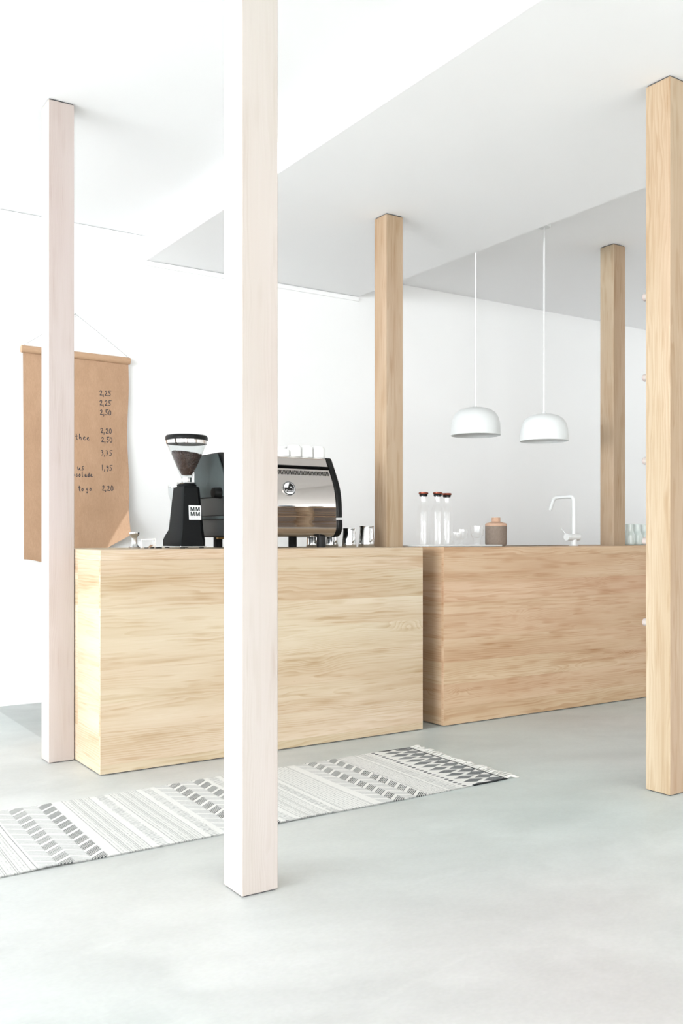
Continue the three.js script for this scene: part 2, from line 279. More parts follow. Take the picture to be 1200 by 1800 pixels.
// ---------------------------------------------------------------- coffee machine
{
  const X0 = 2.46, X1 = 3.216, o = thing('espresso_machine', 'chrome espresso machine with black side plates and mirrored front on the pale counter', 'coffee machine', [(X0 + X1) / 2, CH, -5.13]);
  const hw = (X1 - X0) / 2, ZB = -5.13, pl = 0.032, Y = (y) => y - CH, Z = (z) => z - ZB;
  const up = [[-5.066, 1.708], [-5.016, 1.700], [-4.990, 1.663], [-4.953, 1.599], [-4.911, 1.514], [-4.891, 1.432], [-4.885, 1.362], [-4.885, 1.327]];
  const smooth = (pts, n) => new THREE.CatmullRomCurve3(pts.map(([z, y]) => new THREE.Vector3(0, Y(y), Z(z)))).getPoints(n);
  const curve = smooth(up, 40);
  const plate = (pts, x0, t) => { const s = new THREE.Shape(pts.map((p) => new THREE.Vector2(-p.z, p.y))); const g = new THREE.ExtrudeGeometry(s, { depth: t, bevelEnabled: true, bevelThickness: 0.002, bevelSize: 0.002, bevelSegments: 2 }); g.rotateY(Math.PI / 2); g.translate(x0, 0, 0); return g; };
  const V = (z, y) => new THREE.Vector3(0, Y(y), Z(z));
  const low = smooth([[-4.883, 1.309], [-4.881, 1.264], [-4.886, 1.245], [-4.904, 1.222], [-4.930, 1.208], [-4.975, 1.204]], 24);
  const grow = (c, d) => c.map((p) => new THREE.Vector3(0, p.y, p.z + d));
  for (const s of [-1, 1]) {
    const x = s < 0 ? -hw : hw - pl + 0.002;
    part('side_plate', plate([V(-5.39, 1.708), ...grow(curve, 0.012), V(-5.39, 1.328)], x + 0.002, pl - 0.006), M.black, o, 'black curved side plate');
    part('lower_side_plate', plate([V(-5.40, 1.309), ...grow(low, 0.012), V(-5.40, 1.204)], x + 0.002, pl - 0.006), M.black, o);
  }
  // panels over the black plate, window light put into their grey tone
  part('side_panel', plate([V(-5.385, 1.700), V(-5.07, 1.700), V(-4.975, 1.570), V(-4.93, 1.446), V(-5.385, 1.446)], -hw - 0.012, 0.008), M.litPanel, o, 'satin side panel toned grey for the window light');
  part('side_panel', plate([V(-5.375, 1.438), V(-4.93, 1.438), V(-4.90, 1.336), V(-5.375, 1.336)], -hw - 0.006, 0.004), M.darkPanel, o);
  part('side_trim', box(-hw - 0.010, Y(1.311), Z(-5.40), -hw + 0.02, Y(1.328), Z(-4.885), 0.002), M.litPanel, o);
  part('side_panel', plate([V(-5.39, 1.302), V(-4.89, 1.302), V(-4.90, 1.235), V(-4.94, 1.212), V(-5.39, 1.212)], -hw - 0.006, 0.004), M.darkPanel, o);
  const sweep = (c, x0, x1) => { const n = c.length, pos = [], idx = [], uv = []; c.forEach((p, i) => { for (const x of [x0, x1]) { pos.push(x, p.y, p.z); uv.push(x, i / n); } if (i) { const a = 2 * i - 2; idx.push(a, a + 2, a + 1, a + 1, a + 2, a + 3); } }); const g = new THREE.BufferGeometry(); g.setAttribute('position', new THREE.Float32BufferAttribute(pos, 3)); g.setAttribute('uv', new THREE.Float32BufferAttribute(uv, 2)); g.setIndex(idx); g.computeVertexNormals(); return g; };
  const main = curve.filter((p) => p.y <= Y(1.636));
  const topBand = curve.filter((p) => p.y >= Y(1.640));
  part('front_panel', sweep(main, -hw + pl, hw - pl), M.chrome, o, 'mirror-polished curved front panel');
  part('top_rail', sweep(topBand, -hw + pl, hw - pl), M.chrome, o);
  part('seam', box(-hw + pl, Y(1.634), Z(-5.02), hw - pl, Y(1.640), Z(-4.9745), 0), M.slot, o);
  part('lower_front', sweep(low, -hw + pl, hw - pl), M.chrome, o);
  part('seam', box(-hw + pl, Y(1.309), Z(-5.0), hw - pl, Y(1.328), Z(-4.892), 0), M.chrome, o);
  part('lip', box(-hw + pl, Y(1.261), Z(-4.889), hw - pl, Y(1.264), Z(-4.8795), 0.0005), M.steel, o);
  part('body', [box(-hw + pl, Y(1.33), Z(-5.385), hw - pl, Y(1.698), Z(-5.08), 0.002), box(-hw + pl, Y(1.206), Z(-5.395), hw - pl, Y(1.309), Z(-4.99), 0.002), box(-hw + pl, Y(1.33), Z(-5.08), hw - pl, Y(1.5), Z(-4.96), 0)], M.darkPanel, o);
  part('cup_tray', box(-hw + pl, Y(1.698), Z(-5.38), hw - pl, Y(1.704), Z(-5.06), 0.001), M.steel, o);
  const at = (y) => { let i = 1; while (i < curve.length - 1 && curve[i].y > y) i++; const a = curve[i - 1], b = curve[i], t = (y - a.y) / (b.y - a.y); return { z: mix(a.z, b.z, t), ang: Math.atan2(b.z - a.z, a.y - b.y) }; };
  { const y = Y(1.600), q = at(y), g = box(-0.0026, -0.015, -0.004, 0.0026, 0.015, 0.0012, 0); g.rotateX(-q.ang); for (let i = 0; i < 66; i++) { const m = part('vent_slot', g, M.slot, o); m.position.set(-hw + pl + 0.02 + i * (2 * hw - 2 * pl - 0.04) / 65, y, q.z); } }
  { const y = Y(1.497), q = at(y); const badge = new THREE.Group(); badge.name = 'badge'; badge.position.set(0.012, y, q.z); badge.rotation.x = -q.ang; o.add(badge);
    const ring = new THREE.CylinderGeometry(0.046, 0.046, 0.008, 48); ring.rotateX(Math.PI / 2); ring.translate(0, 0, 0.003); part('badge_rim', ring, M.steel, badge);
    const face = canvasTex(512, 512, (c) => {
      c.fillStyle = '#0a0a0a'; c.fillRect(0, 0, 512, 512); c.fillStyle = '#f6f6f6'; c.beginPath(); c.arc(256, 256, 226, 0, 7); c.fill();
      c.save(); c.beginPath(); c.arc(256, 256, 212, 0, 7); c.clip(); c.fillStyle = '#0a0a0a';
      c.beginPath(); c.moveTo(20, 230); c.lineTo(200, 236); c.lineTo(290, 30); c.lineTo(520, 60); c.lineTo(520, 400); c.lineTo(60, 400); c.closePath(); c.fill(); c.restore();
      c.fillStyle = '#f4f4f4'; c.beginPath(); c.moveTo(270, 190); c.lineTo(380, 190); c.lineTo(360, 226); c.lineTo(300, 226); c.closePath(); c.fill();
      c.font = 'italic 104px serif'; c.fillText('Pavoni', 96, 380); c.font = 'italic 64px serif'; c.fillText('La', 368, 292);
    });
    const d = new THREE.CircleGeometry(0.043, 48); d.translate(0, 0, 0.0075); part('badge_face', d, new THREE.MeshPhysicalMaterial({ map: face, roughness: 0.3 }), badge, 'round black and white maker badge'); }
  for (const x of [-0.27, 0.27]) for (const z of [-4.944, -5.30]) { const g = lathe([[0, 0], [0.026, 0], [0.028, 0.006], [0.028, 0.07], [0, 0.07]], 24); g.translate(x, 0, Z(z)); part('leg', g, M.blackRubber, o); }
  { const g = new THREE.CylinderGeometry(0.03, 0.034, 0.05, 24); g.rotateZ(Math.PI / 2); g.translate(-hw - 0.036, Y(1.465), Z(-5.02)); part('steam_knob', g, M.black, o); }
  part('drain_hose', tube([[0.02, 0.066, Z(-5.2)], [0.06, 0.045, Z(-5.19)], [0.0, 0.02, Z(-5.24)], [-0.12, 0.012, Z(-5.30)]], 0.007, 24, 8), M.black, o);
  part('brass_fitting', box(-0.33, 0.052, Z(-5.20), -0.24, 0.067, Z(-5.17), 0.003), new THREE.MeshPhysicalMaterial({ color: C(150, 118, 70), metalness: 1, roughness: 0.35 }), o);
  for (const x of [-0.17, 0.17]) { const g = lathe([[0, 0], [0.03, 0], [0.036, 0.02], [0.036, 0.07], [0, 0.07]], 28); g.translate(x, Y(1.36), Z(-5.425)); part('group_head', g, M.steel, o); const h = tube([[x, Y(1.365), Z(-5.425)], [x, Y(1.362), Z(-5.5)], [x, Y(1.35), Z(-5.57)]], 0.014, 12, 10); part('handle', h, M.black, o); }
}
// cups upside down on the machine
{
  const cupGeo = lathe([[0.026, 0.070], [0.028, 0.0735], [0.0, 0.0735], [0.026, 0.0735], [0.034, 0.072], [0.0405, 0.064], [0.0425, 0.05], [0.0425, 0.002], [0.041, 0], [0.0395, 0.002], [0.0395, 0.05], [0.036, 0.064], [0, 0.068]].slice(2), 40);
  const small = cupGeo.clone(); small.scale(0.86, 0.62, 0.86);
  const L = [['white cup upside down at the right end of the coffee machine top', 3.165, -5.075], ['white upturned cup, second from the right on the coffee machine', 3.079, -5.08], ['white upturned cup, third from the right on the coffee machine', 2.992, -5.08], ['low white upturned cup on the coffee machine beside the front timber column', 2.91, -5.075, 1], ['white upturned cup in the back row on the coffee machine', 2.955, -5.185], ['white upturned cup behind the front timber column on the coffee machine', 2.80, -5.13]];
  for (const [label, x, z, s] of L) { const o = thing('cup', label, 'cup', [x, 1.7085, z], 0, 'upturned cups on the coffee machine'); part('bowl', s ? small : cupGeo, M.porcelain, o);
    const h = new THREE.TorusGeometry(0.02, 0.0045, 8, 20, Math.PI); h.rotateZ(-Math.PI / 2); h.translate(0.038, s ? 0.022 : 0.034, 0); h.rotateY(Math.PI / 2 + 0.6); part('handle', h, M.porcelain, o); }
}
// milk jugs
{
  const jug = (h, r) => lathe([[0, 0], [r * 0.97, 0], [r, 0.004], [r * 0.98, h * 0.2], [r * 0.86, h * 0.72], [r * 0.84, h * 0.9], [r * 0.88, h], [r * 0.86, h], [r * 0.82, h * 0.9], [r * 0.84, h * 0.7], [r * 0.96, h * 0.2], [r * 0.95, 0.005], [0, 0.005]], 48);
  const L = [['larger steel milk jug beside the timber column between the counters', 3.505, -5.02, 0.138, 0.054], ['steel milk jug just right of the coffee machine', 3.345, -4.985, 0.122, 0.047], ['small steel milk jug seen under the right end of the coffee machine', 3.352, -5.20, 0.11, 0.042], ['small steel milk jug seen between the coffee machine legs', 3.275, -5.32, 0.11, 0.042]];
  for (const [label, x, z, h, r] of L) {
    const o = thing('milk_jug', label, 'jug', [x, CH, z], 0, 'steel milk jugs'); part('body', jug(h, r), M.steel, o);
    const a = 0.35; part('handle', bentTube([[-0.2 * r, h * 0.93, r * 0.8], [-0.2 * r, h * 0.93, r * 1.45], [-0.2 * r, h * 0.3, r * 1.45], [-0.2 * r, h * 0.25, r * 0.9]], 0.004, 0.012, 8), M.steel, o);
    const sp = new THREE.ConeGeometry(r * 0.3, h * 0.22, 16, 1, true); sp.rotateX(Math.PI); sp.translate(0, h * 0.89, -r * 0.68); part('spout', sp, M.steel, o);
  }
}
// ---------------------------------------------------------------- grinder
{
  const gx = 2.285, gz = -5.14, o = thing('coffee_grinder', 'black coffee grinder with a glass hopper of dark beans', 'grinder', [gx, CH, gz]);
  // body: stacked cross-sections [y, x half width, z back(+), z front(-), corner cut]
  const secs = [[0.012, 0.085, 0.105, -0.185, 0.03], [0.048, 0.085, 0.105, -0.185, 0.03], [0.075, 0.080, 0.103, -0.165, 0.03], [0.105, 0.076, 0.101, -0.125, 0.03], [0.125, 0.0745, 0.100, -0.118, 0.03], [0.355, 0.057, 0.080, -0.088, 0.024], [0.363, 0.053, 0.076, -0.084, 0.024]];
  const pos = [], ring = (s) => { const [y, w, zb, zf, c] = s; return [[-w, y, zb - c], [-w + c * 0.2, y, zb], [w - c, y, zb], [w, y, zb - c], [w, y, zf + c], [w - c, y, zf], [-w + c, y, zf], [-w, y, zf + c]]; };
  const rs = secs.map(ring); for (let i = 1; i < rs.length; i++) for (let k = 0; k < 8; k++) { const a = rs[i - 1][k], b = rs[i - 1][(k + 1) % 8], c = rs[i][(k + 1) % 8], d = rs[i][k]; pos.push(...a, ...b, ...c, ...a, ...c, ...d); }
  for (const [r, f] of [[rs[0], 1], [rs.at(-1), 0]]) for (let k = 1; k < 7; k++) pos.push(...(f ? [...r[0], ...r[k + 1], ...r[k]] : [...r[0], ...r[k], ...r[k + 1]]));
  let g = new THREE.BufferGeometry(); g.setAttribute('position', new THREE.Float32BufferAttribute(pos, 3)); g.setAttribute('uv', new THREE.Float32BufferAttribute(new Array(pos.length / 3 * 2).fill(0), 2)); g = toCreasedNormals(g, 0.3);
  part('body', g, M.blackMatt, o);
  part('base_plate', box(-0.082, 0.005, -0.18, 0.082, 0.012, 0.1, 0.001), M.steel, o);
  for (const [x, z] of [[-0.06, 0.08], [0.06, 0.08], [-0.06, -0.15], [0.06, -0.15]]) { const f = cyl(0.014, 0.014, 0.006); f.translate(x, 0, z); part('foot', f, M.blackRubber, o); }
  part('collar', lathe([[0, 0.363], [0.056, 0.363], [0.058, 0.368], [0.058, 0.376], [0.05, 0.380], [0, 0.380]]), M.blackMatt, o);
  part('adjustment_ring', lathe([[0, 0.380], [0.055, 0.380], [0.057, 0.384], [0.055, 0.389], [0.036, 0.391], [0.030, 0.394], [0.030, 0.418], [0.0, 0.418]]), M.steel, o);
  const hop = part('hopper', lathe([[0.031, 0.412], [0.034, 0.424], [0.044, 0.444], [0.112, 0.606], [0.1175, 0.625], [0.119, 0.645]], 64), M.smoke, o, 'clear conical hopper');
  part('hopper_rim', lathe([[0.119, 0.618], [0.1205, 0.618], [0.1205, 0.642], [0.119, 0.642]], 64), M.chrome, hop);
  part('lid', lathe([[0, 0.638], [0.122, 0.638], [0.125, 0.641], [0.1255, 0.658], [0.120, 0.667], [0.05, 0.673], [0, 0.674]], 64), M.black, o, 'flat black lid');
  { // beans
    const beanCore = lathe([[0, 0.430], [0.030, 0.434], [0.040, 0.452], [0.084, 0.556], [0.06, 0.566], [0, 0.570]], 40), mb = new THREE.MeshPhysicalMaterial({ color: C(60, 42, 36), roughness: 0.45 });
    part('coffee_mass', beanCore, mb, o, 'dark roasted coffee beans');
    const bean = new THREE.SphereGeometry(1, 8, 6); bean.scale(0.0058, 0.0036, 0.0042); const N = 1500, im = new THREE.InstancedMesh(bean, mb, N); im.name = 'coffee_beans'; im.userData = { kind: 'stuff', label: 'dark roasted coffee beans' };
    const d = new THREE.Object3D(), col = new THREE.Color();
    for (let i = 0; i < N; i++) { const a = rnd() * 6.283; let r, y; if (i < 950) { const t = Math.sqrt(rnd()); y = 0.446 + t * 0.115; r = 0.0405 + (y - 0.446) * 0.418 - 0.003; y += -0.012 * Math.cos(a - 0.7) * t * 0.5; } else { r = 0.085 * Math.sqrt(rnd()); y = 0.570 - (r / 0.085) * 0.010 - 0.012 * Math.cos(a - 0.7) * r / 0.085 + rnd() * 0.004; }
      d.position.set(Math.cos(a) * r, y, Math.sin(a) * r); d.rotation.set(rnd() * 6, rnd() * 6, rnd() * 6); d.updateMatrix(); im.setMatrixAt(i, d.matrix); const b = mix(0.7, 1.5, rnd()); col.setRGB(b, b * 0.98, b * 0.95); im.setColorAt(i, col); }
    im.castShadow = true; o.add(im);
  }
  part('doser', (() => { const q = lathe([[0.0, 0.26], [0.030, 0.262], [0.038, 0.285], [0.050, 0.325], [0.052, 0.372], [0.05, 0.374]], 40); q.translate(0, 0, -0.145); return q; })(), M.smoke, o, 'clear dosing chamber');
  part('doser_ring', (() => { const q = lathe([[0.0505, 0.366], [0.053, 0.366], [0.053, 0.376], [0.0505, 0.376]], 40); q.translate(0, 0, -0.145); return q; })(), M.steel, o);
  part('doser_base', (() => { const q = lathe([[0, 0.235], [0.022, 0.235], [0.032, 0.258], [0, 0.26]], 32); q.translate(0, 0, -0.140); return q; })(), M.steel, o);
  part('doser_arm', box(-0.02, 0.24, -0.13, 0.02, 0.262, -0.09, 0.002), M.blackMatt, o);
  part('switch_knob', (() => { const q = lathe([[0, 0], [0.021, 0], [0.023, 0.006], [0.021, 0.024], [0, 0.026]], 24); q.rotateX(-Math.PI / 2); q.translate(-0.03, 0.125 + 0.02, -0.112); return q; })(), M.black, o);
  { // maker plate on the sloping face toward the customers
    const a = Math.atan2(0.02, 0.23), pl = new THREE.Group(); pl.name = 'nameplate'; pl.position.set(0.012, 0.209, 0.0995 - (0.209 - 0.125) * 0.087); pl.rotation.x = -a; o.add(pl);
    part('plate', new RoundedBoxGeometry(0.078, 0.086, 0.006, 3, 0.003), M.white, pl);
    const t = canvasTex(512, 564, (c) => { c.fillStyle = '#f5f6f5'; c.fillRect(0, 0, 512, 564); c.fillStyle = '#27302f'; c.textAlign = 'center'; c.font = 'bold 232px sans-serif';
      const MM = (x, y) => { c.save(); c.translate(x, y); c.scale(1.05, 0.98); c.lineWidth = 14; c.strokeStyle = '#27302f'; c.fillText('M', 0, 0); c.strokeText('M', 0, 0); c.restore(); };
      MM(138, 216); MM(374, 216); MM(138, 420); MM(374, 420); c.fillStyle = '#8d9896'; c.font = 'italic 88px sans-serif'; c.save(); c.translate(256, 520); c.scale(1.18, 1); c.fillText('MAZZER', 0, 0); c.restore(); });
    const f = new THREE.PlaneGeometry(0.073, 0.081); f.translate(0, 0, 0.0034); part('lettering', f, new THREE.MeshPhysicalMaterial({ map: t, roughness: 0.4 }), pl, 'white plate with four dark letters');
  }
}
// tamper, tamping stand, small lid
{
  const o = thing('tamper', 'chrome tamper with mushroom top near the left end of the counter', 'tamper', [1.972, CH, -5.17]);
  part('handle', lathe([[0, 0.024], [0.017, 0.024], [0.0165, 0.058], [0.018, 0.066], [0.029, 0.080], [0.030, 0.084], [0.030, 0.092], [0.028, 0.094], [0, 0.094]]), M.steel, o);
  part('base', lathe([[0, 0], [0.032, 0], [0.0325, 0.006], [0.030, 0.010], [0.022, 0.018], [0.018, 0.026], [0, 0.026]]), M.steel, o);
  const p = thing('tamping_stand', 'bent sheet steel tamping stand next to the chrome tamper', 'stand', [2.055, CH, -5.185]);
  const s = new THREE.Shape(); s.moveTo(-0.045, 0.053); s.lineTo(0.045, 0.057); s.lineTo(0.045, 0.004); s.lineTo(0.012, 0.004); s.quadraticCurveTo(0.036, 0.016, 0.038, 0.05); s.lineTo(-0.045, 0.048); s.closePath();
  const g = new THREE.ExtrudeGeometry(s, { depth: 0.05, bevelEnabled: false }); g.translate(0, 0, -0.025); part('bent_sheet', toCreasedNormals(g, 0.5), M.steel, p);
  for (const x of [-0.004, 0.032]) { const f = cyl(0.012, 0.011, 0.0045); f.translate(x, 0, 0.0); part('foot', f, M.blackRubber, p); }
  part('back_post', box(-0.045, 0, -0.025, -0.041, 0.05, 0.025, 0.0005), M.steel, p);
  const q = thing('small_lid', 'small flat dark lid between tamping stand and grinder', 'lid', [2.098, CH, -5.11]); part('disc', lathe([[0, 0], [0.018, 0], [0.019, 0.003], [0.017, 0.006], [0, 0.006]], 28), M.blackMatt, q); part('knob', lathe([[0, 0.006], [0.006, 0.006], [0.005, 0.009], [0, 0.009]], 16), M.steel, q);
}
// ---------------------------------------------------------------- tray, bottles, glasses, vase
{
  const tray = thing('tray', 'long white serving tray under the glass bottles', 'tray', [4.165, CH, -4.93]);
  part('board', box(-0.33, 0.002, -0.14, 0.33, 0.012, 0.14, 0.003), M.white, tray); part('foot', box(-0.30, 0, -0.11, 0.30, 0.002, 0.11, 0), M.white, tray);
  const TY = CH + 0.012;
  const outer = [[0, 0], [0.044, 0], [0.0475, 0.004], [0.048, 0.012], [0.048, 0.225], [0.046, 0.240], [0.036, 0.262], [0.0285, 0.280], [0.0275, 0.300], [0.0275, 0.338]];
  const bottle = lathe([...outer, [0.0245, 0.338]], 56);
  for (const [label, x, z] of [['clear glass bottle with copper cap, leftmost on the white tray', 3.976, -5.015], ['clear glass bottle with copper cap, middle one on the white tray', 4.060, -4.965], ['clear glass bottle with copper cap, rightmost on the white tray', 4.199, -5.035]]) {
    const o = thing('glass_bottle', label, 'bottle', [x, TY, z], 0, 'capped glass bottles on the white tray'); part('glass', bottle, M.glass, o);
    part('seal', lathe([[0, 0.330], [0.0235, 0.330], [0.0285, 0.338], [0.0285, 0.346], [0, 0.346]], 32), M.black, o, 'black rubber seal');
    part('cap', lathe([[0, 0.346], [0.031, 0.346], [0.0335, 0.350], [0.0335, 0.355], [0.030, 0.360], [0, 0.361]], 40), M.copper, o, 'polished copper cap');
  }
  const goblet = (s, h) => lathe([[0, 0], [0.028, 0], [0.0285, 0.004], [0.026, 0.02], [0.0245, 0.034], [0.03, 0.046], [0.043, 0.062], [0.0465, 0.078], [0.0465, 0.125], [0.045, 0.125], [0.0445, 0.08], [0.041, 0.064], [0.028, 0.05], [0, 0.046]].map(([r, y]) => [r * s, y * h]), 44);
  for (const [label, x, z, s, h] of [['footed glass goblet standing alone beside the brown flask', 4.358, -4.90, 1.0, 1.05], ['footed glass in front of the rightmost bottle, nearest the goblet', 4.258, -4.945, 0.92, 0.86], ['lowest footed glass close against the rightmost bottle', 4.158, -4.89, 0.86, 0.68]]) {
    const o = thing('footed_glass', label, 'glass', [x, TY, z], 0, 'footed glasses on the white tray'); part('bowl', goblet(s, h), M.glass, o);
  }
  const clay = new THREE.MeshPhysicalMaterial({ map: speck(5, [126, 112, 100], 9, 60), roughness: 0.8 }), clayTop = new THREE.MeshPhysicalMaterial({ map: speck(11, [186, 152, 128], 8, 50), roughness: 0.75 });
  const f = thing('stoneware_flask', 'brown stoneware flask with terracotta shoulder and short neck', 'flask', [4.60, CH, -4.97]);
  part('body', lathe([[0, 0], [0.062, 0], [0.070, 0.004], [0.0765, 0.016], [0.077, 0.03], [0.077, 0.145], [0, 0.145]], 56), clay, f, 'taupe stoneware body');
  part('shoulder', lathe([[0, 0.145], [0.077, 0.145], [0.0765, 0.158], [0.073, 0.163], [0.045, 0.171], [0.031, 0.176], [0.031, 0.203], [0.029, 0.206], [0.025, 0.206], [0.024, 0.19], [0, 0.19]], 56), clayTop, f, 'terracotta shoulder and neck');
}
// ---------------------------------------------------------------- tap
{
  const o = thing('kitchen_tap', 'white mixer tap with a tall bent spout by the sink', 'tap', [5.387, CH, -4.96]);
  part('base', lathe([[0, 0], [0.034, 0], [0.034, 0.004], [0.023, 0.007], [0.022, 0.06], [0, 0.06]], 40), M.white, o);
  const b = new THREE.CylinderGeometry(0.027, 0.027, 0.105, 36); b.rotateZ(Math.PI / 2); b.translate(0.0, 0.066, 0); part('body', b, M.white, o);
  const r = new THREE.CylinderGeometry(0.0275, 0.0275, 0.026, 36); r.rotateZ(Math.PI / 2); r.translate(-0.0675, 0.066, 0); const knob = part('control_knob', r, M.white, o);
  part('lever', bentTube([[-0.067, 0.068, 0], [-0.067, 0.100, -0.03], [-0.067, 0.132, -0.06]], 0.0042, 0.004, 10), M.white, knob);
  part('spout', bentTube([[0, 0.06, 0], [0, 0.374, 0], [0, 0.374, -0.20], [0, 0.278, -0.245]], 0.0135, 0.036, 20), M.white, o, 'square-bent white tube spout');
}
// ---------------------------------------------------------------- pale green bottles at the right
{
  const mat = new THREE.MeshPhysicalMaterial({ color: C(205, 217, 213), roughness: 0.15, clearcoat: 0.8 });
  const prof = [[0, 0], [0.036, 0], [0.041, 0.004], [0.0425, 0.012], [0.0425, 0.075], [0.041, 0.088], [0.034, 0.108], [0.0305, 0.122], [0.0305, 0.166], [0.032, 0.172], [0.029, 0.173], [0.027, 0.166], [0.027, 0.122], [0, 0.120]];
  for (const [label, x, z] of [['pale green glazed bottle beside the far timber column', 6.195, -5.10], ['pale green glazed bottle in the middle, full outline showing', 6.34, -5.145], ['pale green glazed bottle half hidden by the right timber column', 6.50, -5.20]]) {
    const g = new THREE.LatheGeometry(prof.map((p) => new THREE.Vector2(...p)), 64); const p = g.attributes.position;
    for (let i = 0; i < p.count; i++) { const X = p.getX(i), Zz = p.getZ(i), a = Math.atan2(Zz, X), k = 1 + 0.018 * Math.cos(a * 16); p.setX(i, X * k); p.setZ(i, Zz * k); } g.computeVertexNormals();
    const o = thing('glazed_bottle', label, 'bottle', [x, CH, z], 0, 'pale green bottles'); part('ribbed_body', g, mat, o);
  }
}
// ---------------------------------------------------------------- pendant lamps
{
  const dome = lathe([[0.185, 0], [0.187, 0.003], [0.1865, 0.008], [0.1855, 0.05], [0.182, 0.095], [0.170, 0.138], [0.147, 0.172], [0.112, 0.196], [0.068, 0.209], [0.02, 0.213], [0, 0.213], [0, 0.209], [0.066, 0.205], [0.11, 0.192], [0.144, 0.169], [0.167, 0.136], [0.179, 0.094], [0.1825, 0.05], [0.1835, 0.006], [0.185, 0]], 72);
  for (const [label, x, z, clip, k, y] of [['white dome pendant lamp, left one, nearer the middle column', 4.730, -5.333, 1, 1.0, 1.971], ['white dome pendant lamp, right one, lower on its cord', 5.092, -4.98, 0, 0.955, 1.918]]) {
    const o = thing('pendant_lamp', label, 'lamp', [x, y, z], 0, 'white pendant lamps');
    part('shade', dome.clone().scale(k, k, k), M.white, o, 'smooth white metal dome'); part('cord', cyl(0.0055, 0.0055, CEIL - y - 0.235, 0.215, 10), M.cord, o);
    part('cord_grip', cyl(0.011, 0.008, 0.014, 0.212, 20), M.white, o); part('ceiling_rose', lathe([[0, CEIL - y - 0.022], [0.045, CEIL - y - 0.022], [0.05, CEIL - y - 0.016], [0.05, CEIL - y], [0, CEIL - y]], 32), M.white, o);
    part('socket', cyl(0.022, 0.022, 0.07, 0.139, 24), M.white, o); part('bulb', (() => { const g = new THREE.SphereGeometry(0.03, 24, 16); g.translate(0, 0.115, 0); return g; })(), M.porcelain, o);
    if (clip) part('cord_clip', box(-0.024, 0.2115, -0.004, 0.006, 0.2165, 0.004, 0.001), M.black, o);
  }
}
